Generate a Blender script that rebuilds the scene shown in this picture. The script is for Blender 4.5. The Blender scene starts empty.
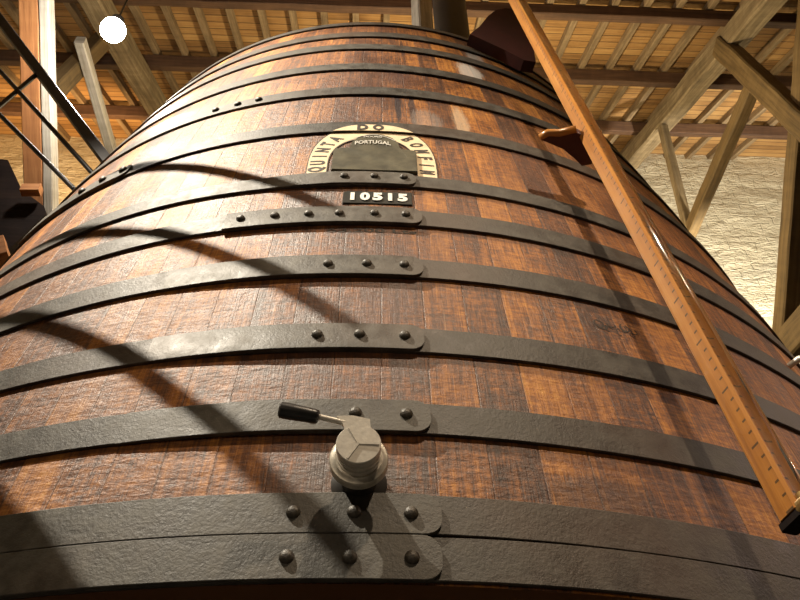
import bpy, bmesh, math, random
from mathutils import Vector, Matrix, Quaternion
random.seed(7)
PI = math.pi
R = math.radians
sc = bpy.context.scene
col = sc.collection
# World metres; z = 0 is the photographer's eye level (low, beside the floor)
FLOOR = -0.55

# ------------------------------------------------------------------ camera
CAM = Vector((0, -2.898, 0))
RT = Vector((0.9991, -0.0409, -0.0065)); UP = Vector((-0.0231, -0.6797, 0.7331)); FW = Vector((0.0344, 0.7323, 0.6801))
FPX = 800.0
cd = bpy.data.cameras.new('camera'); cam = bpy.data.objects.new('camera', cd); col.objects.link(cam)
cd.sensor_width = 36; cd.lens = 36.0; cd.clip_start = 0.05; cd.clip_end = 100
m3 = Matrix((RT, UP, -FW)).transposed()
cam.matrix_world = Matrix.Translation(CAM) @ m3.to_quaternion().to_matrix().to_4x4()
sc.camera = cam

def ray(x, y):
    return (FW + RT * ((x - 400) / FPX) - UP * ((y - 300) / FPX)).normalized()
def at_x(x, y, X):
    v = ray(x, y); return CAM + v * ((X - CAM.x) / v.x)
def at_y(x, y, Y):
    v = ray(x, y); return CAM + v * ((Y - CAM.y) / v.y)

# ------------------------------------------------------------------ cask profile
def rad(z):
    return 1.92 - 0.1417 * z - (0.0397 / 1.6) * z * z
def drad(z):
    return -0.1417 - 2 * (0.0397 / 1.6) * z
def hit(x, y):
    v = ray(x, y); t = 0.3; prev = 1
    while t < 8:
        P = CAM + v * t
        g = math.hypot(P.x, P.y) - rad(P.z)
        if g <= 0:
            return math.atan2(P.x, -P.y), P.z
        t += 0.002
    raise ValueError((x, y))
def surf(phi, z, off=0.0):
    r = rad(z) + off
    return Vector((r * math.sin(phi), -r * math.cos(phi), z))
def normal(phi, z):
    return Vector((math.sin(phi), -math.cos(phi), -drad(z))).normalized()

# ------------------------------------------------------------------ object helpers
def new_obj(name, me, parent=None):
    o = bpy.data.objects.new(name, me); col.objects.link(o)
    if parent is not None:
        o.parent = parent
        o.matrix_parent_inverse = Matrix.Translation(-parent.location) if parent.type == 'EMPTY' else Matrix()
    return o
def link_bm(name, bm, m, parent=None, smooth=False, ang=None):
    me = bpy.data.meshes.new(name)
    bm.normal_update(); bm.to_mesh(me); bm.free()
    if m: me.materials.append(m)
    if smooth:
        for p in me.polygons: p.use_smooth = True
        if ang: me.set_sharp_from_angle(angle=R(ang))
    return new_obj(name, me, parent)
def empty(name, loc, label, cat, group=None):
    o = bpy.data.objects.new(name, None); col.objects.link(o); o.location = loc
    o.empty_display_size = 0.1
    return tag(o, label, cat, group)
def tag(o, label, cat, group=None, kind=None):
    o['label'] = label; o['category'] = cat
    if group: o['group'] = group
    if kind: o['kind'] = kind
    return o
def structure(o):
    o['kind'] = 'structure'; return o

def add_beam(bm, a, b, w, h, side, bev=0.006, seg=10, wob=0.0, uv0=None):
    """rectangular timber from a to b; `side` = direction of the width w"""
    a, b = Vector(a), Vector(b); d = (b - a); L = d.length; d.normalize()
    s = Vector(side); s = (s - d * s.dot(d)).normalized(); u = d.cross(s).normalized()
    uvl = bm.loops.layers.uv.verify()
    prof = [(-w/2+bev, -h/2), (w/2-bev, -h/2), (w/2, -h/2+bev), (w/2, h/2-bev), (w/2-bev, h/2), (-w/2+bev, h/2), (-w/2, h/2-bev), (-w/2, -h/2+bev)]
    per = [0]
    for i in range(8):
        p, q = prof[i], prof[(i+1) % 8]; per.append(per[-1] + math.hypot(p[0]-q[0], p[1]-q[1]))
    rings = []; ou, ov = (random.random()*7, random.random()*7) if uv0 is None else uv0
    for k in range(seg+1):
        t = k/seg; c = a + d*L*t + s*random.uniform(-wob, wob) + u*random.uniform(-wob, wob)
        rings.append([bm.verts.new(c + s*x + u*y) for x, y in prof])
    for k in range(seg):
        for i in range(8):
            j = (i+1) % 8
            f = bm.faces.new((rings[k][i], rings[k][j], rings[k+1][j], rings[k+1][i]))
            uv = [(per[i], k), (per[i+1], k), (per[i+1], k+1), (per[i], k+1)]
            for lp, (uu, kk) in zip(f.loops, uv): lp[uvl].uv = (uu+ou, L*kk/seg+ov)
    f = bm.faces.new(list(reversed(rings[0]))); g = bm.faces.new(rings[-1])
    for ff in (f, g):
        for i, lp in enumerate(ff.loops): lp[uvl].uv = (prof[i][0]+ou, prof[i][1]*.3+ov)
    bmesh.ops.recalc_face_normals(bm, faces=bm.faces)
def beam(name, a, b, w, h, side, m, parent=None, **k):
    bm = bmesh.new(); add_beam(bm, a, b, w, h, side, **k)
    return link_bm(name, bm, m, parent)
def add_lathe(bm, prof, origin, axis, seg=40, cap=True):
    """revolve [(radius, height)] about axis through origin"""
    z = Vector(axis).normalized(); x = z.orthogonal().normalized(); y = z.cross(x); o = Vector(origin)
    rings = []
    for r, h in prof:
        if r < 1e-6: rings.append([bm.verts.new(o + z*h)])
        else: rings.append([bm.verts.new(o + z*h + (x*math.cos(2*PI*i/seg) + y*math.sin(2*PI*i/seg))*r) for i in range(seg)])
    for A, B in zip(rings, rings[1:]):
        for i in range(seg):
            j = (i+1) % seg
            if len(A) == 1 and len(B) == 1: continue
            if len(A) == 1: bm.faces.new((A[0], B[j], B[i]))
            elif len(B) == 1: bm.faces.new((A[i], A[j], B[0]))
            else: bm.faces.new((A[i], A[j], B[j], B[i]))
    if cap:
        if len(rings[0]) > 1: bm.faces.new(list(reversed(rings[0])))
        if len(rings[-1]) > 1: bm.faces.new(rings[-1])
    bmesh.ops.recalc_face_normals(bm, faces=bm.faces)
def add_tube(bm, pts, r, seg=12, radii=None):
    pts = [Vector(p) for p in pts]; rings = []
    x = None
    for i, p in enumerate(pts):
        d = (pts[min(i+1, len(pts)-1)] - pts[max(i-1, 0)]).normalized()
        x = (d.orthogonal() if x is None else (x - d*x.dot(d))).normalized(); y = d.cross(x)
        rr = radii[i] if radii else r
        rings.append([bm.verts.new(p + (x*math.cos(2*PI*k/seg) + y*math.sin(2*PI*k/seg))*rr) for k in range(seg)])
    for A, B in zip(rings, rings[1:]):
        for i in range(seg): bm.faces.new((A[i], A[(i+1) % seg], B[(i+1) % seg], B[i]))
    bm.faces.new(list(reversed(rings[0]))); bm.faces.new(rings[-1])
    bmesh.ops.recalc_face_normals(bm, faces=bm.faces)
def add_prism(bm, poly, ext):
    """closed polygon of 3D points extruded by vector ext"""
    e = Vector(ext); A = [bm.verts.new(p) for p in poly]; B = [bm.verts.new(Vector(p)+e) for p in poly]; n = len(A)
    bm.faces.new(A); bm.faces.new(list(reversed(B)))
    for i in range(n): bm.faces.new((A[i], B[i], B[(i+1) % n], A[(i+1) % n]))
    bmesh.ops.recalc_face_normals(bm, faces=bm.faces)

# ------------------------------------------------------------------ material helpers
class NT:
    def __init__(s, name):
        s.m = bpy.data.materials.new(name); s.m.use_nodes = True; s.t = s.m.node_tree; s.n = s.t.nodes
        s.b = s.n['Principled BSDF']
    def node(s, typ, **kw):
        n = s.n.new(typ)
        for k, v in kw.items(): setattr(n, k, v)
        return n
    def link(s, a, b): s.t.links.new(a, b)
    def val(s, sock, v):
        if hasattr(v, 'links') or isinstance(v, bpy.types.NodeSocket): s.link(v, sock)
        else: sock.default_value = v
    def math(s, op, a, b=0.0, c=None, clamp=False):
        n = s.node('ShaderNodeMath', operation=op, use_clamp=clamp); s.val(n.inputs[0], a); s.val(n.inputs[1], b)
        if c is not None: s.val(n.inputs[2], c)
        return n.outputs[0]
    def mix(s, f, a, b, mode='MIX'):
        n = s.node('ShaderNodeMix', data_type='RGBA', blend_type=mode); s.val(n.inputs[0], f)
        s.val(n.inputs[6], a if not isinstance(a, tuple) else (*a, 1)[:4]); s.val(n.inputs[7], b if not isinstance(b, tuple) else (*b, 1)[:4])
        return n.outputs[2]
    def comb(s, x, y, z=0.0):
        n = s.node('ShaderNodeCombineXYZ'); s.val(n.inputs[0], x); s.val(n.inputs[1], y); s.val(n.inputs[2], z); return n.outputs[0]
    def noise(s, vec, scale=1.0, detail=3.0, rough=0.55, col=False):
        n = s.node('ShaderNodeTexNoise'); n.inputs['Scale'].default_value = scale; n.inputs['Detail'].default_value = detail
        n.inputs['Roughness'].default_value = rough
        if vec is not None: s.link(vec, n.inputs['Vector'])
        return n.outputs['Color' if col else 'Fac']
    def ramp(s, f, stops):
        n = s.node('ShaderNodeValToRGB'); e = n.color_ramp.elements
        while len(e) < len(stops): e.new(0.5)
        for i, (p, c) in enumerate(stops): e[i].position = p; e[i].color = (*c, 1) if len(c) == 3 else c
        s.link(f, n.inputs[0]); return n.outputs[0]
    def rng(s, v, a, b, c=0.0, d=1.0):
        n = s.node('ShaderNodeMapRange'); s.val(n.inputs[0], v)
        for i, x in enumerate((a, b, c, d)): n.inputs[i+1].default_value = x
        return n.outputs[0]
    def bump(s, h, strength=0.3, dist=0.01, nrm=None):
        n = s.node('ShaderNodeBump'); n.inputs['Strength'].default_value = strength; n.inputs['Distance'].default_value = dist
        s.link(h, n.inputs['Height'])
        if nrm is not None: s.link(nrm, n.inputs['Normal'])
        return n.outputs[0]
    def uv(s):
        n = s.node('ShaderNodeUVMap'); q = s.node('ShaderNodeSeparateXYZ'); s.link(n.outputs[0], q.inputs[0]); return q.outputs[0], q.outputs[1]
    def obj(s): return s.node('ShaderNodeTexCoord').outputs['Object']
    def set(s, **k):
        for a, v in k.items(): s.val(s.b.inputs[a.replace('_', ' ')], v if not (isinstance(v, tuple) and len(v) == 3) else (*v, 1))
        return s.m

def flat(name, c, rough=0.5, metal=0.0, var=0.25, scale=14.0, bump=0.15, **k):
    t = NT(name); o = t.obj(); n = t.noise(o, scale, 4)
    cc = t.mix(t.rng(n, .3, .7), tuple(x*(1-var) for x in c), tuple(min(1, x*(1+var)) for x in c))
    t.set(Base_Color=cc, Roughness=rough, Metallic=metal, Normal=t.bump(n, bump, .004))
    if k: t.set(**k)
    return t.m

NST = 132
SEAM = hit(428, 362)[0]
def cask_material():
    t = NT('varnished_oak'); u, v = t.uv()
    fl = t.math('FLOOR', u); fr = t.math('FRACT', u)
    wn = t.node('ShaderNodeTexWhiteNoise', noise_dimensions='1D'); t.link(fl, wn.inputs['W'])
    rnd = wn.outputs['Value']
    rv = t.math('MULTIPLY', rnd, 37.0)
    grain = t.noise(t.comb(t.math('MULTIPLY', u, 7.5), t.math('MULTIPLY_ADD', v, 2.6, rv), rv), 1.0, 6, .65)
    fine = t.noise(t.comb(t.math('MULTIPLY', u, 24.0), t.math('MULTIPLY_ADD', v, 16.0, rv), 0.0), 1.0, 4, .7)
    blot = t.noise(t.comb(t.math('MULTIPLY', u, 0.42), t.math('MULTIPLY_ADD', v, 4.5, t.math('MULTIPLY', rnd, 2.0)), 0.0), 1.0, 4, .6)
    saw = t.noise(t.comb(t.math('MULTIPLY', u, 2.4), t.math('MULTIPLY', v, 130.0), rv), 1.0, 4, .75)
    pat = t.noise(t.comb(t.math('MULTIPLY', u, 0.2), t.math('MULTIPLY', v, 1.4), 3.0), 1.0, 3, .5)
    f = t.math('ADD', t.math('MULTIPLY', grain, .42), t.math('MULTIPLY', blot, .45))
    f = t.math('ADD', f, t.math('MULTIPLY', rnd, .15))
    f = t.math('ADD', f, t.math('MULTIPLY_ADD', saw, .46, -.23))
    f = t.math('ADD', f, t.math('MULTIPLY_ADD', fine, .36, -.18))
    c = t.ramp(f, [(.31, (.026, .009, .004)), (.43, (.085, .028, .008)), (.53, (.235, .078, .011)), (.65, (.46, .175, .022)), (.82, (.64, .33, .07))])
    # dark reddish patches of old varnish
    c = t.mix(t.rng(pat, .45, .68, 0, .5), c, (.10, .034, .014))
    # pale scratches running down the staves
    scr = t.noise(t.comb(t.math('MULTIPLY', u, 14.0), t.math('MULTIPLY', v, 1.6), 9.0), 1.0, 2, .5)
    c = t.mix(t.rng(scr, .70, .80, 0, .35), c, (.42, .29, .17))
    # wine runs, pale patches and grime, each at its own place on the wood
    def spot(ph, z, ru, rz, colr, amt, c):
        uu = (ph - SEAM) * NST / (2*PI)
        du = t.math('DIVIDE', t.math('SUBTRACT', u, uu), ru); dv = t.math('DIVIDE', t.math('SUBTRACT', v, z), rz)
        d = t.math('SQRT', t.math('ADD', t.math('MULTIPLY', du, du), t.math('MULTIPLY', dv, dv)))
        d = t.math('ADD', d, t.math('MULTIPLY_ADD', fine, 1.6, -.8))
        return t.mix(t.rng(d, .7, 1.05, amt, 0), c, colr)
    c = spot(hit(398, 106)[0], 2.10, .16, .15, (.014, .002, .003), .95, c)
    c = spot(hit(412, 108)[0], 2.07, .17, .17, (.02, .004, .004), .9, c)
    c = spot(hit(403, 55)[0], 2.72, .13, .14, (.02, .004, .004), .8, c)
    c = spot(hit(404, 80)[0], 2.36, .9, .12, (.05, .016, .012), .6, c)
    c = spot(hit(426, 119)[0], 1.99, .7, .10, (.30, .25, .21), .45, c)
    c = spot(hit(472, 76)[0], 2.56, .75, .13, (.62, .58, .52), .7, c)
    c = spot(hit(474, 56)[0], 2.80, .6, .12, (.45, .42, .38), .5, c)
    c = spot(hit(462, 126)[0], 2.02, .35, .14, (.55, .42, .28), .6, c)
    c = spot(hit(350, 485)[0], .62, 1.6, .06, (.05, .03, .02), .5, c)
    c = spot(hit(600, 490)[0], .62, 1.4, .05, (.03, .012, .008), .6, c)
    # seams
    e = t.math('MINIMUM', fr, t.math('SUBTRACT', 1.0, fr))
    seam = t.rng(e, .008, .035, 1, 0)
    c = t.mix(t.math('MULTIPLY', seam, t.rng(grain, .40, .62, .05, .8)), c, (.02, .009, .006))
    rip = t.noise(t.comb(t.math('MULTIPLY', u, .9), t.math('MULTIPLY', v, 34.0), rv), 1.0, 3, .6)
    lump = t.noise(t.comb(t.math('MULTIPLY', u, 2.5), t.math('MULTIPLY', v, 42.0), rv), 1.0, 2, .6)
    hatch_ = t.noise(t.comb(t.math('MULTIPLY', u, 5.0), t.math('MULTIPLY', v, 120.0), rv), 1.0, 3, .7)
    h = t.math('ADD', t.math('MULTIPLY', rip, .5), t.math('ADD', t.math('MULTIPLY', lump, .5), t.math('MULTIPLY', fine, .4)))
    h = t.math('ADD', h, t.math('MULTIPLY', hatch_, .45))
    rough = t.rng(blot, .3, .7, .46, .64)
    t.set(Base_Color=c, Roughness=rough, Normal=t.bump(h, .5, .007))
    t.b.inputs['Specular IOR Level'].default_value = .6
    return t.m
def iron_material(name, base=(.034, .029, .023), pale=(.080, .072, .058)):
    t = NT(name); o = t.obj()
    n = t.noise(o, 26, 5, .65); g = t.noise(o, 3.0, 3); fn = t.noise(o, 150, 3, .7)
    c = t.mix(t.rng(n, .38, .68), base, pale)
    c = t.mix(t.rng(g, .5, .72, 0, .5), c, (.085, .05, .03))
    c = t.mix(t.rng(fn, .70, .80, 0, .45), c, (.26, .23, .18))
    h = t.math('ADD', t.math('MULTIPLY', n, .5), t.math('MULTIPLY', fn, .5))
    t.set(Base_Color=c, Roughness=t.rng(n, .3, .7, .47, .66), Metallic=.1, Normal=t.bump(h, .5, .004))
    t.b.inputs['Specular IOR Level'].default_value = .5
    return t.m
def timber(name, dark, mid, light, rough=.75, bumps=.5, fu=38.0, fv=2.2, scale_marks=False):
    t = NT(name); u, v = t.uv()
    g = t.noise(t.comb(t.math('MULTIPLY', u, fu), t.math('MULTIPLY', v, fv)), 1.0, 5, .62)
    b = t.noise(t.comb(t.math('MULTIPLY', u, 5.0), t.math('MULTIPLY', v, 1.3)), 1.0, 3)
    k = t.noise(t.comb(t.math('MULTIPLY', u, 3.0), t.math('MULTIPLY', v, 16.0)), 1.0, 2)
    f = t.math('ADD', t.math('MULTIPLY', g, .55), t.math('ADD', t.math('MULTIPLY', b, .3), t.math('MULTIPLY', k, .15)))
    c = t.ramp(f, [(.34, dark), (.5, mid), (.66, light)])
    if scale_marks:   # printed graduation: a long mark every fifth line, on two faces
        q = t.math('FRACT', t.math('DIVIDE', v, .024)); q5 = t.math('FRACT', t.math('DIVIDE', v, .12))
        line = t.math('LESS_THAN', q, .17); long_ = t.math('LESS_THAN', q5, .2)
        lo = t.math('SUBTRACT', .1225, t.math('MULTIPLY', long_, .008))
        m1 = t.math('MULTIPLY', t.math('GREATER_THAN', u, lo), t.math('LESS_THAN', u, .1305))
        hi = t.math('ADD', .010, t.math('MULTIPLY', long_, .009))
        m2 = t.math('MULTIPLY', t.math('GREATER_THAN', u, .002), t.math('LESS_THAN', u, hi))
        c = t.mix(t.math('MULTIPLY', t.math('MULTIPLY', t.math('MAXIMUM', m1, m2), line), .85), c, (.03, .02, .012))
    t.set(Base_Color=c, Roughness=rough, Normal=t.bump(g, bumps, .006))
    return t.m
def boards_material():
    t = NT('roof_boards'); u, v = t.uv(); w = .105
    q = t.math('DIVIDE', v, w); fl = t.math('FLOOR', q); fr = t.math('FRACT', q)
    wn = t.node('ShaderNodeTexWhiteNoise', noise_dimensions='1D'); t.link(fl, wn.inputs['W']); r = wn.outputs['Value']
    g = t.noise(t.comb(t.math('MULTIPLY_ADD', u, 2.0, t.math('MULTIPLY', r, 30)), t.math('MULTIPLY', v, 45.0)), 1.0, 5, .6)
    b = t.noise(t.comb(t.math('MULTIPLY', u, 2.6), t.math('MULTIPLY', v, 2.2)), 1.0, 4)
    f = t.math('ADD', t.math('MULTIPLY', g, .5), t.math('ADD', t.math('MULTIPLY', b, .35), t.math('MULTIPLY', r, .22)))
    c = t.ramp(f, [(.35, (.17, .085, .028)), (.52, (.36, .20, .07)), (.72, (.52, .32, .125))])
    e = t.math('MINIMUM', fr, t.math('SUBTRACT', 1.0, fr))
    c = t.mix(t.rng(e, .02, .07, .85, 0), c, (.03, .016, .008))
    t.set(Base_Color=c, Roughness=.8, Normal=t.bump(t.math('ADD', g, t.rng(e, .02, .07, -1, 0)), .4, .006))
    return t.m
def stone_material(name, c1, c2, mort):
    t = NT(name); u, v = t.uv()
    wob = t.noise(t.comb(u, v), 3.2, 3)
    vv = t.math('MULTIPLY_ADD', wob, .16, v); uu = t.math('MULTIPLY_ADD', wob, .1, u)
    br = t.node('ShaderNodeTexBrick', offset=.5); t.link(t.comb(uu, vv), br.inputs['Vector'])
    br.inputs['Scale'].default_value = 1.0; br.inputs['Brick Width'].default_value = .30; br.inputs['Row Height'].default_value = .105
    br.inputs['Mortar Size'].default_value = .007; br.inputs['Mortar Smooth'].default_value = .8; br.inputs['Bias'].default_value = 0
    br.inputs['Color1'].default_value = (0, 0, 0, 1); br.inputs['Color2'].default_value = (1, 1, 1, 1); br.inputs['Mortar'].default_value = (.5, .5, .5, 1)
    n1 = t.noise(t.comb(t.math('MULTIPLY', u, .55), v), 13, 5, .65); n2 = t.noise(t.comb(u, v), 60, 3, .6)
    c = t.mix(t.rng(n1, .3, .7), c1, c2)
    c = t.mix(t.math('MULTIPLY', br.outputs['Fac'], .12), c, mort)
    h = t.math('SUBTRACT', t.math('ADD', t.math('MULTIPLY', n1, 1.3), t.math('MULTIPLY', n2, .25)), t.math('MULTIPLY', br.outputs['Fac'], .22))
    # the whitewash is lumpier near the roof
    t.set(Base_Color=c, Roughness=.85, Normal=t.bump(h, .8, .06))
    return t.m

M = {}
M['cask'] = cask_material()
M['iron'] = iron_material('painted_iron')
M['iron_lap'] = iron_material('painted_iron_lap', (.042, .037, .029), (.098, .09, .073))
M['rivet'] = flat('rivet_iron', (.055, .046, .034), .5, .2, .5, 120, .4)
M['steel'] = flat('brushed_steel', (.66, .62, .54), .38, .45, .12, 120, .1)
M['steel_dull'] = flat('worn_steel', (.52, .48, .40), .42, .45, .3, 60, .2)
M['black'] = flat('black_plastic', (.012, .011, .010), .38, 0, .3, 60, .1)
M['dark_pipe'] = flat('dark_pipe', (.03, .026, .022), .5, .3)
M['chrome'] = flat('polished_chrome', (.85, .85, .82), .12, 1.0, .03)
M['brass'] = flat('tarnished_brass', (.42, .27, .10), .32, .8, .3, 50)
M['cream'] = flat('cream_paint', (.78, .62, .40), .55, 0, .12, 40, .2)
M['ink'] = flat('dark_lettering', (.035, .024, .016), .6, 0, .4, 80, .05)
M['white_paint'] = flat('white_lettering', (.86, .85, .80), .5, 0, .05)
M['pale_ink'] = flat('pale_lettering', (.62, .60, .54), .5, 0, .2, 80)
M['plaque'] = flat('black_plaque', (.022, .022, .018), .4, 0, .3, 60)
M['plate'] = flat('hatch_plate_metal', (.085, .078, .050), .5, .25, .45, 22, .35)
M['lid'] = flat('cask_head_oak', (.10, .05, .02), .7)
M['gauge'] = timber('varnished_gauge_wood', (.20, .07, .015), (.36, .145, .026), (.48, .23, .055), .32, .15, 60, 1.5)
M['gauge_scale'] = timber('graduated_gauge_wood', (.20, .07, .015), (.36, .145, .026), (.48, .23, .055), .32, .15, 60, 1.5, True)
M['maroon'] = flat('maroon_board', (.060, .012, .010), .6, 0, .3, 10)
M['rafter'] = timber('roof_rafter_wood', (.10, .065, .034), (.22, .155, .085), (.36, .26, .15))
M['purlin'] = timber('dark_purlin_wood', (.04, .02, .012), (.085, .042, .022), (.15, .08, .04))
M['truss'] = timber('weathered_truss_wood', (.085, .06, .032), (.21, .155, .085), (.38, .30, .18))
M['truss_dark'] = timber('brown_strut_wood', (.06, .038, .014), (.135, .085, .03), (.21, .14, .06))
M['orange'] = timber('orange_post_wood', (.22, .085, .028), (.36, .15, .05), (.48, .22, .08))
M['grey'] = timber('grey_lit_post_wood', (.16, .14, .11), (.42, .38, .31), (.62, .58, .50), fu=60)  # pale tone, also carries the lamp light on the left post's side
M['landing'] = timber('shaded_landing_wood', (.004, .002, .002), (.009, .005, .004), (.018, .009, .006))  # near-black tone stands in for the shade on the landing
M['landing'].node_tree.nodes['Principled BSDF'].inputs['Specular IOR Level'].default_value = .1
M['steel_rail'] = flat('black_railing_steel', (.022, .020, .022), .4, .4, .3, 20)
M['boards'] = boards_material()
M['wall'] = stone_material('whitewashed_stone', (.56, .51, .38), (.76, .71, .56), (.42, .38, .28))
M['floor'] = flat('concrete_floor', (.06, .055, .05), .8, 0, .25, 3)
M['block'] = flat('stone_block', (.22, .20, .17), .85, 0, .3, 6)
t = NT('clear_tube'); t.set(Base_Color=(.98, .95, .88), Roughness=.06, IOR=1.18); t.b.inputs['Transmission Weight'].default_value = 1.0; M['glass'] = t.m
t = NT('lamp_glow'); t.set(Base_Color=(1, 1, 1)); t.b.inputs['Emission Color'].default_value = (1, .97, .9, 1); t.b.inputs['Emission Strength'].default_value = 60; M['glow'] = t.m

# ------------------------------------------------------------------ wooden cask
ZB, ZT = .4505, 3.097
cask = empty('wooden_cask', (0, 0, ZB), 'huge upright wine cask of brown oak staves ringed with dark iron hoops', 'cask')
bm = bmesh.new(); uvl = bm.loops.layers.uv.verify()
zs = [ZB + (ZT-ZB)*i/36 for i in range(37)]
cols_ = []
for s in range(NST):
    for f, o in ((0.0, -.0005), (.02, 0), (.5, .0002), (.98, 0)): cols_.append((s+f, o))
nc = len(cols_)
grid = []
for uu, o in cols_:
    ph = SEAM + uu*2*PI/NST
    grid.append([bm.verts.new(surf(ph, z, o)) for z in zs])
for i in range(nc):
    j = (i+1) % nc; u0 = cols_[i][0]; u1 = cols_[j][0] if j else NST
    # keep u continuous around the front so that stave numbers stay near zero there
    sh = -NST if u0 >= NST/2 else 0
    for k in range(len(zs)-1):
        f = bm.faces.new((grid[i][k], grid[j][k], grid[j][k+1], grid[i][k+1]))
        for lp, (a, b) in zip(f.loops, ((u0, zs[k]), (u1, zs[k]), (u1, zs[k+1]), (u0, zs[k+1]))): lp[uvl].uv = (a+sh, b)
# chimes: inner lip at both ends
inn = []
for end, dz in ((-1, -.11), (0, .10)):
    ring = []
    for i in range(0, nc):
        ph = SEAM + cols_[i][0]*2*PI/NST
        a = bm.verts.new(surf(ph, zs[end], -.06)); b = bm.verts.new(Vector((a.co.x, a.co.y, zs[end]+dz))); ring.append((a, b))
    for i in range(nc):
        j = (i+1) % nc
        bm.faces.new((grid[i][end], grid[j][end], ring[j][0], ring[i][0])); bm.faces.new((ring[i][0], ring[j][0], ring[j][1], ring[i][1]))
    bm.faces.new([r[1] for r in ring])
bmesh.ops.recalc_face_normals(bm, faces=bm.faces)
link_bm('staves', bm, M['cask'], cask, True, 12)

LOW = [.2831, .3280, .4486, .5736, .7186, .8480, .9649, 1.1694, 1.3539, 1.5112, 1.6705, 1.7834]
LOW = [v*1.6 for v in LOW] + [3.048]
def lap_end(px, py): return hit(px, py)[0]
# iron hoops: (right end of lap, left end of lap, rivet pixels)
LAPS = {
 0: (441, 562, 60, [(288.5, 557), (350, 558.5), (411, 557)]),
 1: (440, 515, 60, [(295.4, 511), (354.5, 510), (410, 511.5)]),
 2: (429, 414, 120, [(310, 413), (356, 410.5), (405.5, 411.5)]),
 3: (423, 338, 150, [(318.6, 334.6), (360, 333.2), (404, 335)]),
 4: (422, 267, 170, [(329, 265.5), (367, 264.3), (403.5, 265.6)]),
 5: (421, 218, 228, [(244, 219.3), (277, 217.2), (310, 215.8), (340, 215.2), (374.5, 214.6), (405, 215.6)]),
 6: (415, 181, 262, [(345, 177.2), (374.5, 176.8), (403, 177.6)]),
 7: None, 8: None, 9: None, 10: None, 11: None, 12: None }
TH, TL = .008, .006
def hoop(i):
    z0 = LOW[i]; wd = (.060 if i == 6 else .068) if i < 12 else .046; z1 = z0+wd
    if i == 0: z1 = LOW[1] - .003
    bm = bmesh.new(); n = 288
    prof = [(z0, -.004), (z0, TH-.0012), (z0+.0012, TH), (z1-.0012, TH), (z1, TH-.0012), (z1, -.004)]
    rings = []
    for k in range(n):
        ph = 2*PI*k/n; w = .0016*math.sin(ph*5+i*1.7) + .0012*math.sin(ph*13+i)
        rings.append([bm.verts.new(surf(ph, z+w, o)) for z, o in prof])
    for k in range(n):
        A, B = rings[k], rings[(k+1) % n]
        for q in range(5): bm.faces.new((A[q], B[q], B[q+1], A[q+1]))
    bmesh.ops.recalc_face_normals(bm, faces=bm.faces)
    h = link_bm('hoop', bm, M['iron'], cask, True, 35)
    return h, z0, z1
def lap_plate(h, z0, z1, p0, p1, square_left=False):
    """second thickness of iron, rounded right end, thinning out to the left"""
    bm = bmesh.new(); n = 90; rc = (z1-z0)*.38; rows = []
    rm = rad((z0+z1)/2); Ltot = (p1-p0)*rm
    us = sorted(set([i/n for i in range(n+1)] + [1 - rc/Ltot*(1-math.cos(a*PI/16)) for a in range(9)]))
    for u in us:
        d = (1-u)*Ltot; ins = 0
        if d < rc: ins = rc - math.sqrt(max(0, rc*rc - (rc-d)**2))
        ins = min(ins, (z1-z0)/2-.004)
        off = TH + .0003 + (TL if square_left else TL*min(1, u*2.2))
        ph = p0+(p1-p0)*u; w = .0016*math.sin(ph*5) + .0
        a, b = z0-.001+ins, z1+.001-ins
        pr = [(a, TH-.004), (a, off-.001), (a+.0012, off), (b-.0012, off), (b, off-.001), (b, TH-.004)]
        rows.append([bm.verts.new(surf(ph, z, o)) for z, o in pr])
    for A, B in zip(rows, rows[1:]):
        for q in range(5): bm.faces.new((A[q], B[q], B[q+1], A[q+1]))
    bm.faces.new(rows[-1]); bm.faces.new(list(reversed(rows[0])))
    bmesh.ops.recalc_face_normals(bm, faces=bm.faces)
    return link_bm('lap_plate', bm, M['iron_lap'], h, True, 35)
riv_me = None
def rivet(h, ph, z, off, s=1.0):
    global riv_me
    if riv_me is None:
        b = bmesh.new(); add_lathe(b, [(.0125, -.003), (.0125, .001), (.0118, .0035), (.0098, .0068), (.006, .0092), (0, .0100)], (0, 0, 0), (0, 0, 1), 20, False)
        o = link_bm('rivet', b, M['rivet'], h, True); riv_me = o.data
    else:
        o = new_obj('rivet', riv_me, h)
    nrm = normal(ph, z)
    o.matrix_parent_inverse = Matrix()
    loc = surf(ph, z, off) - cask.location + cask.location
    o.matrix_local = h.matrix_parent_inverse.inverted() @ Matrix() if False else Matrix.LocRotScale(loc, Vector((0, 0, 1)).rotation_difference(nrm), Vector((s,)*3))
for i in range(13):
    h, z0, z1 = hoop(i)
    L = LAPS[i]
    if L:
        p1 = hit(L[0], L[1])[0]
        if i == 5: p0 = hit(228, 222)[0]
        elif i == 0: p0 = R(-38)
        elif i == 1: p0 = R(-38)
        elif i == 6: p0 = hit(268, 183)[0]
        else: p0 = hit(L[2], (461, 375, 300)[i-2] - 22)[0]
        lap_plate(h, z0, z1, p0, p1, i == 5)
        for px, py in L[3]:
            ph, z = hit(px, py); rivet(h, ph, (z0+z1)/2 + (z-(z0+z1)/2)*.3 - .004, TH+TL, .86)
    if i == 7:
        for px, py in ((101, 178.5), (117, 171.5), (137, 161.5)):
            try: ph, z = hit(px, py)
            except ValueError: continue
            rivet(h, ph, (z0+z1)/2, TH+TL, 1.1)
        lap_plate(h, z0, z1, hit(104, 176)[0]-.2, hit(142, 160)[0], True)
    if i == 8:
        for px, py in ((222, 106), (243, 100.5), (263, 96.5)):
            ph, z = hit(px, py); rivet(h, ph, (z0+z1)/2, TH)
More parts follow.
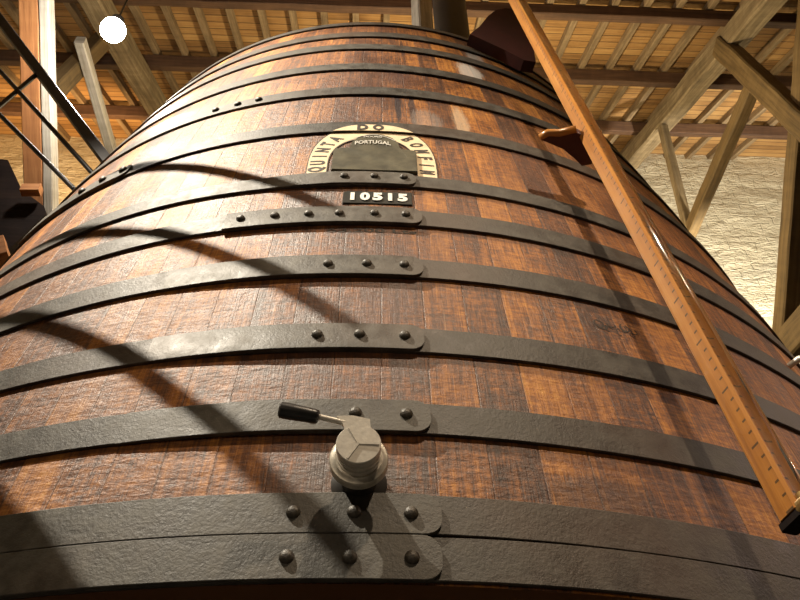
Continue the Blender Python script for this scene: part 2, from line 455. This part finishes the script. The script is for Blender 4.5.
# nut hole on the lowest strap
# --- wrap helpers for painted signs
def clip_z(polys, zc, upper):
    b = bmesh.new()
    for vs, fs in polys:
        V = [b.verts.new((x, z, 0)) for x, z in vs]
        for f in fs:
            try: b.faces.new([V[i] for i in f])
            except ValueError: pass
    bmesh.ops.bisect_plane(b, geom=b.verts[:]+b.edges[:]+b.faces[:], plane_co=(0, zc, 0), plane_no=(0, 1, 0), clear_inner=upper, clear_outer=not upper)
    b.verts.index_update(); out = ([(v.co.x, v.co.y) for v in b.verts], [tuple(v.index for v in f.verts) for f in b.faces]); b.free()
    return [out]
def wrap_mesh(name, mesh_polys, m, parent, phc, thick=.0008, offf=None, off=.0012):
    """mesh_polys: list of (verts2d, faces); coordinates (arc metres from phc, z metres)"""
    bm = bmesh.new()
    for vs, fs in mesh_polys:
        V = []
        for x, z in vs:
            o = off + (offf(x, z) if offf else 0)
            V.append(bm.verts.new(surf(phc + x/rad(z), z, o)))
        for f in fs:
            try: bm.faces.new([V[i] for i in f])
            except ValueError: pass
    r = bmesh.ops.extrude_face_region(bm, geom=bm.faces[:])
    mid = sum((v.co for v in bm.verts), Vector())/len(bm.verts); nn = Vector((mid.x, mid.y, 0)).normalized()
    for g in r['geom']:
        if isinstance(g, bmesh.types.BMVert): g.co += nn*thick
    bmesh.ops.recalc_face_normals(bm, faces=bm.faces)
    return link_bm(name, bm, m, parent)
def text_mesh(s, size, bold=0.0):
    c = bpy.data.curves.new('lettering', 'FONT'); c.body = s; c.size = size; c.align_x = 'CENTER'; c.align_y = 'CENTER'; c.offset = bold; c.resolution_u = 3
    o = bpy.data.objects.new('lettering', c); col.objects.link(o)
    dg = bpy.context.evaluated_depsgraph_get(); me = bpy.data.meshes.new_from_object(o.evaluated_get(dg))
    vs = [(v.co.x, v.co.y) for v in me.vertices]; fs = [tuple(p.vertices) for p in me.polygons]
    bpy.data.objects.remove(o); bpy.data.curves.remove(c); bpy.data.meshes.remove(me)
    xs = [v[0] for v in vs]; ys = [v[1] for v in vs]
    cx, cy = (max(xs)+min(xs))/2, (max(ys)+min(ys))/2
    return [(x-cx, y-cy) for x, y in vs], fs, max(xs)-min(xs), max(ys)-min(ys)
def over_hoops(x, z):
    for z0 in LOW:
        if z0-.004 <= z <= z0+.072: return TH
    return 0.0

# painted arch above the hatch
PHC = hit(372, 170)[0]
ACZ, AZ0 = 1.66, 1.604
def arch_pt(tt, s):
    """tt 0..1 left foot to right foot over the top, s 0 inner 1 outer"""
    ao, bo = .167, .255; ai, bi = .117, .172
    a = ai+(ao-ai)*s; b = bi+(bo-bi)*s; zs_ = ACZ
    leg = ACZ-AZ0
    L = .18
    if tt < L: return (-a, AZ0 + leg*tt/L)
    if tt > 1-L: return (a, AZ0 + leg*(1-tt)/L)
    th = PI*(1-(tt-L)/(1-2*L)); e = 2.5
    c, s_ = math.cos(th), math.sin(th)
    return (a*math.copysign(abs(c)**(2/e), c), zs_ + b*abs(s_)**(2/e))
vs, fs = [], []
NA = 120
for i in range(NA+1):
    for s in (0, .25, .5, .75, 1): vs.append(arch_pt(i/NA, s))
for i in range(NA):
    for q in range(4): fs.append((i*5+q, i*5+q+1, (i+1)*5+q+1, (i+1)*5+q))
ZH8 = LOW[7]
arch = wrap_mesh('painted_arch', clip_z([(vs, fs)], ZH8, False), M['cream'], cask, PHC, .0008, None, .0014)
wrap_mesh('arch_top', clip_z([(vs, fs)], ZH8+.0012, True), M['cream'], arch, PHC, .0008, None, TH+.0006)
# border lines of the arch
for s0, s1 in ((-.06, .0), (1.0, 1.05)):
  for n0 in (0, NA//2):
    vs, fs = [], []
    for i in range(n0, n0+NA//2+1): vs += [arch_pt(i/NA, s0), arch_pt(i/NA, s1)]
    for i in range(NA//2): fs.append((i*2, i*2+1, i*2+3, i*2+2))
    wrap_mesh('arch_border', clip_z([(vs, fs)], ZH8, False), M['ink'], arch, PHC, .0009, None, .0016)
ARC = [0.0]
for i in range(1, 601):
    ARC.append(ARC[-1] + (Vector(arch_pt(i/600, .5)) - Vector(arch_pt((i-1)/600, .5))).length)
def arc_at(t_):
    k = min(599, int(t_*600)); return ARC[k] + (ARC[k+1]-ARC[k])*(t_*600-k)
def arc_inv(L_):
    k = max(i for i in range(600) if ARC[i] <= L_); return (k + (L_-ARC[k])/max(1e-9, ARC[k+1]-ARC[k]))/600
def arch_text(s, t0, t1, size):
    polys = []; A0, A1 = arc_at(t0), arc_at(t1)
    for i, ch in enumerate(s):
        tt = arc_inv(A0 + (A1-A0)*(i/(len(s)-1))); a = Vector(arch_pt(tt-.004, .5)); b = Vector(arch_pt(tt+.004, .5)); d = (b-a).normalized()
        c = Vector(arch_pt(tt, .5)); up = Vector((-d.y, d.x))
        v, f, w, h = text_mesh(ch, size, .0018)
        kx = .68 if ch not in 'MO' else .54
        wrap_mesh('letter', [([(c.x + d.x*x*kx + up.x*y, c.y + d.y*x*kx + up.y*y) for x, y in v], f)], M['ink'], arch, PHC, .0008, over_hoops, .0024)
arch_text('QUINTA', .115, .350, .052)
for ch_, xo in (('D', -.030), ('O', .014)):
    v, f, w, h = text_mesh(ch_, .052, .0028)
    wrap_mesh('letter', [([(x*.031/w + xo, y*.95 + ZH8 + .023) for x, y in v], f)], M['ink'], arch, PHC, .0008, None, TH+.0016)
arch_text('BOMFIM', .635, .892, .052)

# hatch plate
PL = [(-.103, 1.622), (.116, 1.622), (.116, 1.742), (.110, 1.748), (.076, 1.752)]
for k in range(13):
    a = PI*k/12; PL.append((.006 + .066*math.cos(a), 1.764 + .080*math.sin(a)))
PL += [(-.064, 1.752), (-.098, 1.748), (-.103, 1.742)]
def plate(name, poly, o0, o1, m, parent, phc, nrow=10):
    bm = bmesh.new()
    A = [bm.verts.new(surf(phc + x/rad(z), z, o0)) for x, z in poly]; B = [bm.verts.new(surf(phc + x/rad(z), z, o1)) for x, z in poly]
    bm.faces.new(B)
    for i in range(len(poly)):
        j = (i+1) % len(poly); bm.faces.new((A[i], A[j], B[j], B[i]))
    bmesh.ops.recalc_face_normals(bm, faces=bm.faces)
    bmesh.ops.bevel(bm, geom=[e for e in bm.edges if all(v in B for v in e.verts)], offset=.0018, segments=2, affect='EDGES')
    return link_bm(name, bm, m, parent)
hatch = plate('hatch_plate', PL, -.002, .012, M['plate'], cask, PHC)
hatch['label'] = 'dark metal hatch plate with white lettering'
# white lettering on the plate
v, f, w, h = text_mesh('PORTUGAL', .026, .0006)
polys = [([(x*.72, y*1.15 + 1.787 - 1.8*x*x) for x, y in v], f)]
v, f, w, h = text_mesh('DOURO', .014, .0003)
polys.append(([(x, y + 1.822) for x, y in v], f))
wrap_mesh('plate_lettering', polys, M['pale_ink'], hatch, PHC, .0008, None, .0122)
vs = []; 
for k in range(17):
    a = -.06 + .12*k/16
    for d in (0, .0035): vs.append((a, 1.803 + .036*math.cos(a/.06*PI/2) - .004 + d))
wrap_mesh('plate_arc', [(vs, [(i*2, i*2+2, i*2+3, i*2+1) for i in range(16)])], M['pale_ink'], hatch, PHC, .0008, None, .0122)
# number plaque
PHQ = hit(377.5, 200)[0]
pq = plate('number_plaque', [(-.083, 1.455), (.083, 1.455), (.083, 1.516), (-.074, 1.516), (-.083, 1.507)], -.002, .005, M['plaque'], cask, PHQ)
pq['label'] = 'black plaque with white number 10515'
v, f, w, h = text_mesh('10515', .047, .0024)
x0 = -.060
for ch in '10515':
    v, f, w, h = text_mesh(ch, .047, .0026); k_ = .024/w if ch != '1' else 1.0
    wrap_mesh('digit', [([(x*k_ + x0, y*1.0 + 1.486) for x, y in v], f)], M['white_paint'], pq, PHQ, .001, None, .0053)
    x0 += .030
# faded writing under the sixth hoop and a burnt-in scrawl to the right
PHT = hit(372, 230)[0]
v, f, w, h = text_mesh('63.200 Lts', .030, .0003)
wrap_mesh('faded_writing', [([(x*.20/w, y*.8 + 1.336) for x, y in v], f)], M['ink'], cask, PHT, .0003, None, .0006)
PHS, ZS = hit(618, 330)
polys = []
rs = random.Random(5)
for k in range(9):
    cx, cz = -.045+.011*k+rs.uniform(-.004, .004), rs.uniform(-.012, .012); ra, rb = rs.uniform(.005, .011), rs.uniform(.006, .014); n = 12; vv = []
    a0, a1 = rs.uniform(0, 3), rs.uniform(4, 6.2)
    for q in range(n+1):
        a = a0+(a1)*q/n
        for s in (1, .72): vv.append((cx+ra*s*math.cos(a)*1.2, ZS+cz+rb*s*math.sin(a)))
    polys.append((vv, [(i*2, i*2+1, i*2+3, i*2+2) for i in range(n)]))
wrap_mesh('burnt_scrawl', polys, M['ink'], cask, PHS, .0003, None, .0005)

# ------------------------------------------------------------------ tap with lever
PT, ZTAP = hit(359, 487)
TP = surf(PT, ZTAP); TN = Vector((math.sin(PT), -math.cos(PT), 0)); TX = Vector((math.cos(PT), math.sin(PT), 0)); TZ = Vector((0, 0, 1))
def tap_at(px, py, l):
    v = ray(px, py); o = TP + TN*l; t_ = (o-CAM).dot(TN)/v.dot(TN); return CAM + v*t_
tap = empty('drain_tap', TP, 'steel drain tap with black lever grip on the front of the cask', 'tap')
bm = bmesh.new()
add_lathe(bm, [(.042, .001), (.042, .010), (.034, .014), (.027, .018), (.026, .055), (.034, .060), (.034, .066), (.030, .068)], TP, TN, 40)
link_bm('tap_body', bm, M['dark_pipe'], tap, True, 40)
bm = bmesh.new()
add_lathe(bm, [(.026, .062), (.041, .063), (.0425, .066), (.0425, .077), (.041, .0795), (.037, .0805), (.034, .083), (.030, .083)], TP, TN, 48)
link_bm('clamp_ring', bm, M['steel_dull'], tap, True, 35)
bm = bmesh.new()
add_lathe(bm, [(.031, .081), (.031, .090), (.0285, .091), (.0285, .095), (.0312, .096), (.0312, .102), (.0292, .103), (.0292, .106), (.0318, .107), (.0318, .117), (.0308, .1185), (.0, .1190)], TP, TN, 56, False)
cap = link_bm('end_cap', bm, M['steel'], tap, True, 30)
bm = bmesh.new()
for k in range(3):
    a = PI/2 + .5 + k*2*PI/3
    d = TX*math.cos(a)+TZ*math.sin(a); n_ = TX*-math.sin(a)+TZ*math.cos(a); o = TP+TN*.1189
    q = [o+n_*.0016, o+d*.029+n_*.0016, o+d*.029-n_*.0016, o-n_*.0016]
    add_prism(bm, q, TN*.0012)
link_bm('cap_ribs', bm, M['steel'], cap)
bm = bmesh.new()   # ear plate the lever is fixed to
LV = .110
pts = [tap_at(x, y, LV) for x, y in ((337, 419), (352, 418.5), (370, 422), (371, 436), (346, 437), (343, 427))]
add_prism(bm, pts, TN*.008)
link_bm('lever_plate', bm, M['steel'], tap)
bm = bmesh.new()
pa, pb_, pc, pd = tap_at(345, 423, LV+.004), tap_at(318, 416.5, LV+.006), tap_at(319, 417, LV+.006), tap_at(279, 409.5, LV+.012)
add_tube(bm, [pa, pb_], .0042, 12)
link_bm('lever_rod', bm, M['steel'], tap, True, 40)
bm = bmesh.new()
d = (pd-pc)
add_tube(bm, [pc, pc+d*.03, pc+d*.1, pc+d*.8, pc+d*.96, pd], .01, 18, [.007, .0095, .0105, .0122, .0118, .0085])
link_bm('lever_grip', bm, M['black'], tap, True, 50)

# small polished tap on the right flank
PC, ZC = hit(789, 366)
NC = normal(PC, ZC); CP = surf(PC, ZC)
ch = empty('sampling_tap', CP, 'small bright chrome sampling tap on the right flank of the cask', 'tap')
bm = bmesh.new(); add_tube(bm, [CP-NC*.01, CP+NC*.03, CP+NC*.045+Vector((.006, 0, -.008)), CP+NC*.05+Vector((.012, 0, -.03))], .008, 14)
link_bm('spout', bm, M['steel'], ch, True, 50)
tz = Vector((math.cos(PC), math.sin(PC), 0))
bm = bmesh.new(); add_tube(bm, [CP+NC*.032-tz*.004, CP+NC*.04+tz*.05+Vector((0, 0, .012))], .0055, 12)
link_bm('handle', bm, M['steel'], ch, True, 50)

# ------------------------------------------------------------------ level gauge
GA = R(18); GR = Vector((math.sin(GA), -math.cos(GA), 0)); GT = Vector((math.cos(GA), math.sin(GA), 0))
def gp(r, z): return GR*r + Vector((0, 0, z))
G0, G1 = (1.975, .545), (1.545, 3.12)
def gl(t_): return gp(G0[0]+(G1[0]-G0[0])*t_, G0[1]+(G1[1]-G0[1])*t_)
gd = (gl(1)-gl(0)).normalized(); gout = (GR - gd*GR.dot(gd)).normalized()
gauge = empty('level_gauge', gl(0), 'tall orange varnished level gauge with tick marks leaning along the cask', 'gauge')
GW, GD = .033, .042
beam('gauge_board', gl(0), gl(1), GW, GD, GT, M['gauge_scale'], gauge, bev=.005, seg=24, uv0=(0, 0))
bm = bmesh.new()
tc = [gl(k/24) + gout*(GD/2+.004) + GT*.003 for k in range(25)]
add_tube(bm, tc, .0095, 16)
link_bm('sight_tube', bm, M['glass'], gauge, True, 60)
# wooden shelf bracket tying the gauge to the staves
def at_z(x, y, Z):
    v = ray(x, y); return CAM + v*((Z-CAM.z)/v.z)
bz = 1.725
bpoly = [at_z(x, y, bz) for x, y in ((542, 140), (549, 136.5), (560, 137), (577, 133), (592, 138), (592, 164), (582, 166), (574, 158), (563, 149), (551, 144))]
bm = bmesh.new(); add_prism(bm, bpoly, (0, 0, .020))
sb_ = link_bm('shelf_bracket', bm, M['maroon'], gauge)  # dark board colour stands in for shade under the shelf
bm = bmesh.new(); e_ = [at_z(x, y, bz) for x, y in ((541.5, 140.5), (548.5, 136.2), (560, 136.3), (577, 132.3))]
add_tube(bm, [p_ + Vector((0, 0, .012)) for p_ in e_], .012, 8)
link_bm('bracket_edge', bm, M['gauge'], sb_, True)
# maroon head board fixed across the cask rim
bm = bmesh.new()
px = [(470, 34), (480, 26), (488, 16), (496, 10), (506, 8), (516, 10), (524, 26), (533, 44), (536, 62), (524, 60), (505, 50)]
vh = [ray(x, y) for x, y in px]
hn = Vector((math.sin(R(10)), -math.cos(R(10)), 0)); ho = Vector((math.sin(R(16))*1.36, -math.cos(R(16))*1.36, 3.0))
poly = [CAM + v*((ho-CAM).dot(hn)/v.dot(hn)) for v in vh]
add_prism(bm, poly, -hn*.05)
link_bm('head_board', bm, M['maroon'], gauge)['label'] = 'dark maroon rounded board at the top of the gauge'
# brass elbow at the foot
bm = bmesh.new()
f0 = gl(0)
el = [tc[0]+gd*.02, tc[0]-gd*.006, tc[0]-gd*.016+GT*.006, tc[0]-gd*.020+GT*.02, tc[0]-gd*.020+GT*.045, tc[0]-gd*.018+GT*.075]
add_tube(bm, el, .012, 16, [.0120, .0125, .0130, .0135, .0135, .0130])
add_lathe(bm, [(.019, -.008), (.021, -.005), (.021, .005), (.019, .008)], tc[0], gd, 6)
link_bm('brass_elbow', bm, M['brass'], gauge, True, 40)['label'] = 'brass elbow joining gauge tube to cask'
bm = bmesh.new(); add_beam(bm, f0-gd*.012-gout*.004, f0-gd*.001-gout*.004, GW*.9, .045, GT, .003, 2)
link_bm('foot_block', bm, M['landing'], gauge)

# ------------------------------------------------------------------ dark vessel and post at the cask top
vc = at_y(450, 12, -.80)
bm = bmesh.new()
zl_ = ZT - .109; r_ = .090
add_lathe(bm, [(r_+.03, 0), (r_+.03, .03), (r_, .04), (r_, 1.55), (r_-.03, 1.6), (.03, 1.61)], (vc.x, -.80, zl_), (0, 0, 1), 36)
tag(link_bm('dark_cylinder', bm, flat('dark_tank_metal', (.007, .006, .005), .6, 0), None, True, 40), 'dark upright metal cylinder standing on top of the cask', 'cylinder')
# ------------------------------------------------------------------ supports under the cask (below the frame)
for k, x in enumerate((-1.15, 0, 1.15)):
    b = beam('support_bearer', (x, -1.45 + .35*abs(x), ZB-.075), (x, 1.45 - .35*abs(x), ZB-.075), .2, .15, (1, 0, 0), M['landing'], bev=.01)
    tag(b, ('left', 'middle', 'right')[k] + ' dark timber bearer under the cask', 'beam', 'bearers under the cask')
    for y in (-.95, .95):
        bm = bmesh.new(); add_beam(bm, (x, y, FLOOR), (x, y, ZB-.15), .4, .4, (1, 0, 0), .02, 3)
        tag(link_bm('stone_pier', bm, M['block']), 'stone pier carrying the ' + ('front' if y < 0 else 'back') + ' of the ' + ('left', 'middle', 'right')[k] + ' bearer', 'pier', 'piers under the cask')

# ------------------------------------------------------------------ room shell and roof
YW = 2.7; AL = R(31); ZW = 7.62
SL = Vector((0, math.cos(AL), math.sin(AL))); NR = Vector((0, -math.sin(AL), math.cos(AL))); P0 = Vector((0, YW, ZW))
S0 = P0.dot(SL)
XL, XR, YF = -4.6, 5.2, -5.2
def roofp(x, s, off): return Vector((x, 0, 0)) + SL*s + NR*(P0.dot(NR)-off)
s_low = roofp(0, 0, 0).dot(SL); 
SMIN = (YF*math.cos(AL) + (ZW-(YW-YF)*math.tan(AL))*math.sin(AL)); SMAX = S0 + .25
def slab(name, pts, ext, m, uvf):
    bm = bmesh.new(); add_prism(bm, pts, ext); uvl = bm.loops.layers.uv.verify()
    for f in bm.faces:
        for lp in f.loops: lp[uvl].uv = uvf(lp.vert.co)
    return structure(link_bm(name, bm, m))
slab('ceiling', [roofp(XL, SMIN, 0), roofp(XR, SMIN, 0), roofp(XR, SMAX, 0), roofp(XL, SMAX, 0)], NR*.04, M['boards'], lambda c: (c.x, c.dot(SL)))
slab('floor', [Vector((XL, YF, FLOOR)), Vector((XR, YF, FLOOR)), Vector((XR, YW, FLOOR)), Vector((XL, YW, FLOOR))], (0, 0, -.1), M['floor'], lambda c: (c.x, c.y))
zf = ZW-(YW-YF)*math.tan(AL)
slab('wall_left', [Vector((XL, YF, FLOOR)), Vector((XL, YW, FLOOR)), Vector((XL, YW, ZW)), Vector((XL, YF, zf))], (-.2, 0, 0), M['wall'], lambda c: (c.y, c.z))
slab('wall_right', [Vector((XR, YF, FLOOR)), Vector((XR, YW, FLOOR)), Vector((XR, YW, ZW)), Vector((XR, YF, zf))], (.2, 0, 0), M['wall'], lambda c: (c.y, c.z))
# back wall: a real lumpy face
bm = bmesh.new(); uvl = bm.loops.layers.uv.verify()
from mathutils import noise as mn
nx, nz = 120, 100; g = []
for i in range(nx+1):
    x = XL + (XR-XL)*i/nx; r = []
    for j in range(nz+1):
        z = FLOOR + (ZW+.05-FLOOR)*j/nz
        d = .028*mn.noise(Vector((x*2.2, z*4.5, 0))) + .018*mn.noise(Vector((x*6, z*11, 3)))
        r.append(bm.verts.new((x, YW - .02 + d, z)))
    g.append(r)
for i in range(nx):
    for j in range(nz):
        f = bm.faces.new((g[i][j], g[i+1][j], g[i+1][j+1], g[i][j+1]))
for f in bm.faces:
    for lp in f.loops: lp[uvl].uv = (lp.vert.co.x, lp.vert.co.z)
bmesh.ops.recalc_face_normals(bm, faces=bm.faces)
if bm.faces[0].normal.y > 0: bmesh.ops.reverse_faces(bm, faces=bm.faces)
structure(link_bm('wall_back', bm, M['wall'], None, True))

ORD = ['first', 'second', 'third', 'fourth', 'fifth', 'sixth', 'seventh', 'eighth', 'ninth', 'tenth', 'eleventh', 'twelfth', 'thirteenth', 'fourteenth', 'fifteenth', 'sixteenth', 'seventeenth', 'eighteenth', 'nineteenth', 'twentieth']
xs = []; x = 2.105
while x > -3.6: x -= .2552
x += .2552
while x < 4.4: xs.append(x); x += .2552
nl = [x for x in xs if x < .4]; nr = [x for x in xs if x >= .4]
for x in xs:
    o = beam('rafter', roofp(x, SMIN+.05, .035), roofp(x, S0-.03, .035), .052, .07, (1, 0, 0), M['rafter'], bev=.004, seg=16, wob=.003)
    if x < .4: lab = 'slim roof rafter left of the dark cylinder, ' + ORD[len(nl)-1-nl.index(x)] + ' one counting leftward from it'
    else: lab = 'slim roof rafter right of the dark cylinder, ' + ORD[nr.index(x)] + ' one counting rightward from it'
    tag(o, lab, 'rafter', 'rafters under the roof boards')
PUR = [(1.05, .10), (2.08, .10), (3.115, .085), (4.125, .11), (5.19, .11)]
plab = ['purlin nearest the low end of the roof, in front of the cask', 'purlin second from the low end of the roof, over the cask front', 'dark purlin running just above the cask rim at the top of the photo', 'dark purlin second down from the top of the photo, crossed by the slanting truss rafter', 'dark purlin closest to the whitewashed back wall']
for (s, dpt), lab in zip(PUR, plab):
    o = beam('purlin', roofp(XL+.01, s+.05, .075+dpt/2), roofp(XR-.01, s+.05, .075+dpt/2), .10, dpt, SL, M['purlin'], bev=.006, seg=30, wob=.004)
    tag(o, lab, 'beam', 'purlins across the roof')
# short blocking pieces above the purlin
# ---- trusses
def truss(X, label, pw):
    t_ = empty('roof_truss', (X, 0, 5.1), label, 'truss', 'roof trusses')
    return t_
XT = 2.74
tr = empty('roof_truss', (XT, 0, 5.1), 'roof truss of rough timbers right of the cask against the white wall', 'truss')
beam('principal_rafter', roofp(XT+.05, SMIN+.1, .30), roofp(XT+.05, S0-.05, .30), .165, .19, (1, 0, 0), M['truss'], tr, bev=.015, seg=30, wob=.006)
beam('tie_beam', (XT, .16, 5.10), (XT, 2.68, 5.17), .085, .12, (1, 0, 0), M['truss_dark'], tr, bev=.008, seg=14, wob=.003)
beam('hanging_post', (XT-.01, 1.47, 6.38), (XT-.01, 1.68, 5.12), .07, .085, (1, 0, 0), M['truss'], tr, bev=.006, seg=10)
beam('king_post', (XT+.0, .30, 5.82), (XT+.0, -.05, 4.10), .11, .16, (1, 0, 0), M['truss_dark'], tr, bev=.01, seg=12, wob=.003)
ra, rb_ = at_x(812, -10, XT+.05), at_x(784, 345, XT+.05)
beam('raking_strut', ra+(ra-rb_)*.15, rb_+(rb_-ra)*.1, .115, .14, (1, 0, 0), M['truss_dark'], tr, bev=.01, seg=16, wob=.003)
sa, sb = at_x(766, 372, XT-.08), at_x(838, 292, XT-.08)
beam('lower_brace', sa, sb, .12, .22, (1, 0, 0), M['truss_dark'], tr, bev=.012, seg=8)
XQ = -2.1
tl = empty('roof_truss', (XQ, 0, 5.1), 'roof truss with orange-faced post left of the cask by the bright lamp', 'truss')
beam('principal_rafter', roofp(XQ, SMIN+.1, .30), roofp(XQ, S0-.05, .30), .165, .19, (1, 0, 0), M['truss'], tl, bev=.015, seg=30, wob=.006)
beam('tie_beam', at_x(80, 40, XQ), (XQ, 2.66, 5.26), .07, .085, (1, 0, 0), M['grey'], tl, bev=.008, seg=14)
k0, k1 = at_x(52, 92, XQ-.1), at_x(106, 37, XQ-.1)
beam('king_post', k0, k1 + (k1-k0)*.03, .11, .13, (1, 0, 0), M['truss_dark'], tl, bev=.01, seg=10)
a, b = at_x(31, -6, XQ-.04), at_x(37, 214, XQ-.04)
dd = (b-a)
pst = beam('raking_post', a-dd*.35, b+dd*.25, .12, .10, (1, 0, 0), M['orange'], tl, bev=.006, seg=16)
beam('raking_post_lit_face', a-dd*.35+Vector((.092, 0, 0)), b+dd*.25+Vector((.092, 0, 0)), .06, .104, (1, 0, 0), M['grey'], tl, bev=.006, seg=16, wob=.002)['label'] = 'grained side of the post, coloured pale for the lamp light on it'  # pale strip paints the lamp light on the post's right face

# post behind the cask top
pp = at_y(422, 15, -.50)
b = beam('timber_post', (pp.x, -.50, ZT-.105), (pp.x, -.50, ZW-(YW+.50)*math.tan(AL)-.12), .10, .10, (.90, .43, 0), M['grey'], bev=.008, seg=14)
tag(b, 'pale-edged upright timber post behind the cask top beside the dark cylinder', 'post')

# ------------------------------------------------------------------ landing at left and railing, added shadow bars
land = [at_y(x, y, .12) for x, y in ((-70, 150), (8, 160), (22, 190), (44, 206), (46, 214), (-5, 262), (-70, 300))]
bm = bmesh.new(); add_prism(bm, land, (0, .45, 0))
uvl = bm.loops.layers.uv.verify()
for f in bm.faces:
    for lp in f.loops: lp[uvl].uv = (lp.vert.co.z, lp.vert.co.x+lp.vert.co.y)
lb = empty('timber_landing', land[3], 'timber landing end with shade in its near-black colour, at the left beside the orange-faced post', 'landing')
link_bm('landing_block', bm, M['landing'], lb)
bm = bmesh.new(); c1, c2 = at_y(22, 190, .05), at_y(41, 190, .05)
add_beam(bm, c1, c2, .05, .06, (0, 1, 0), .004, 2)
link_bm('landing_cleat', bm, M['orange'], lb)
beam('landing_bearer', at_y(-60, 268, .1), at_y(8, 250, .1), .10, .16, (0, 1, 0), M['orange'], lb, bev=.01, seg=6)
rail = empty('stair_railing', at_y(100, 152, -.6), 'black steel stair railing crossing the upper left corner', 'railing')
def rod(name, a, b, r, parent):
    bm = bmesh.new(); a, b = Vector(a), Vector(b); add_tube(bm, [a, (a+b)/2, b], r, 12); return link_bm(name, bm, M['steel_rail'], parent, True, 50)
def ext(x0, y0, x1, y1, e0, e1, Y=-.6):
    a, b = at_y(x0, y0, Y), at_y(x1, y1, Y); d = b-a; return a-d*e0, b+d*e1
a, b = ext(0, 20, 104, 157, .9, .03); bm = bmesh.new(); add_beam(bm, a, b, .036, .05, (0, 1, 0), .004, 2); link_bm('handrail', bm, M['steel_rail'], rail)
rod('rail', *ext(0, 71, 94, 175, .9, 0), .011, rail)
rod('rail', *ext(0, 115, 74, 189, .9, 0), .011, rail)
rod('baluster', *ext(-12, 116, 37, 74, 0, 0), .012, rail)

# unseen bars above and left, added to throw the dark curved shadows
KEY = Vector((-1.81, -2.41, 4.17))
stair = empty('shadow_bars', (-1.1, -1.9, 2.2), 'three unseen steel bars added to cast shadows, outside the upper left of the view', 'railing')
def band(p0, l0, p1, l1, r, e0=.25, e1=.02):
    A, B = surf(*hit(*p0)), surf(*hit(*p1)); A = A.lerp(KEY, l0); B = B.lerp(KEY, l1); d = B-A
    rod('rail', A-d*e0, B+d*e1, r, stair)
band((150, 168.5), .36, (332, 210), .38, .0125, .35)
band((66, 239), .36, (350, 326), .38, .0115, .3)
band((18, 323), .36, (335, 556), .38, .0115, .35, .03)
A, B = surf(*hit(8, 493)).lerp(KEY, .36), surf(*hit(76, 590)).lerp(KEY, .36); d = (B-A)
add = [A-d*3, B+d*.9, B+d*.9+Vector((-.25, -.02, -.5)), A-d*3+Vector((-.25, -.02, -.5))]
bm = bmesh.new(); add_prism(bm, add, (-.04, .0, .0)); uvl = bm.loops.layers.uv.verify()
link_bm('shadow_board', bm, M['landing'], stair)  # unseen board added to shade the cask's lower left

# ------------------------------------------------------------------ visible lamp
v = ray(113, 30); LP = CAM + v*5.2
lamp = empty('floodlight', LP, 'dazzling white round lamp hanging under the roof at upper left', 'lamp')
bm = bmesh.new(); bmesh.ops.create_uvsphere(bm, u_segments=28, v_segments=18, radius=.072, matrix=Matrix.Translation(LP))
link_bm('globe', bm, M['glow'], lamp, True)
bm = bmesh.new(); add_lathe(bm, [(.032, .062), (.038, .07), (.038, .12), (.012, .135)], LP, (0, 0, 1), 24); link_bm('socket', bm, M['black'], lamp, True, 40)
zr = ZW-(YW-LP.y)*math.tan(AL)
bm = bmesh.new(); add_tube(bm, [LP+Vector((0, 0, .12)), Vector((LP.x, LP.y, zr))], .006, 8); link_bm('cord', bm, M['black'], lamp)

# ------------------------------------------------------------------ lights
def light(name, kind, loc, power, colr, size=.05, aim=None, spot=None, blend=.4):
    l = bpy.data.lights.new(name, kind); o = bpy.data.objects.new(name, l); col.objects.link(o); o.location = loc
    l.energy = power; l.color = colr
    if kind == 'AREA': l.size = size
    else: l.shadow_soft_size = size
    if aim is not None: o.rotation_euler = (Vector(aim)-Vector(loc)).to_track_quat('-Z', 'Y').to_euler()
    if spot: l.spot_size = R(spot); l.spot_blend = blend
    return o
light('key_spot', 'SPOT', KEY, 1150, (1.0, .89, .72), .016, (-.35, -1.45, .9), 85, .7)
light('lamp_light', 'POINT', LP + Vector((.0, -.0, -.10)), 80, (1.0, .92, .80), .05)
light('right_spot', 'SPOT', (.85, -3.5, 3.6), 290, (1.0, .78, .55), .05, (.75, -1.5, .75), 56, .9)
light('flank_lamp', 'SPOT', (2.9, -1.85, 2.3), 45, (1.0, .74, .62), .05, (.75, -1.6, .8), 60, .8)
light('low_lamp', 'SPOT', (-1.1, -4.7, 1.2), 45, (1.0, .80, .58), .04, (.3, -1.75, .85), 42, .8)
light('centre_lamp', 'POINT', (.7, 1.0, 4.3), 210, (1.0, .79, .46), .08)
light('right_wall_light', 'SPOT', (3.3, 1.35, 2.9), 1150, (1.0, .90, .72), .08, (3.45, 2.72, 5.9), 64, .6)
light('left_wall_light', 'SPOT', (-2.7, 1.9, 5.0), 420, (1.0, .62, .28), .08, (-3.3, 2.72, 7.2), 80, .7)

w = bpy.data.worlds.new('world'); sc.world = w; w.use_nodes = True
w.node_tree.nodes['Background'].inputs[0].default_value = (1.0, .8, .6, 1); w.node_tree.nodes['Background'].inputs[1].default_value = .008
sc.view_settings.view_transform = 'Standard'; sc.view_settings.look = 'None'; sc.view_settings.gamma = 1; sc.view_settings.exposure = 0
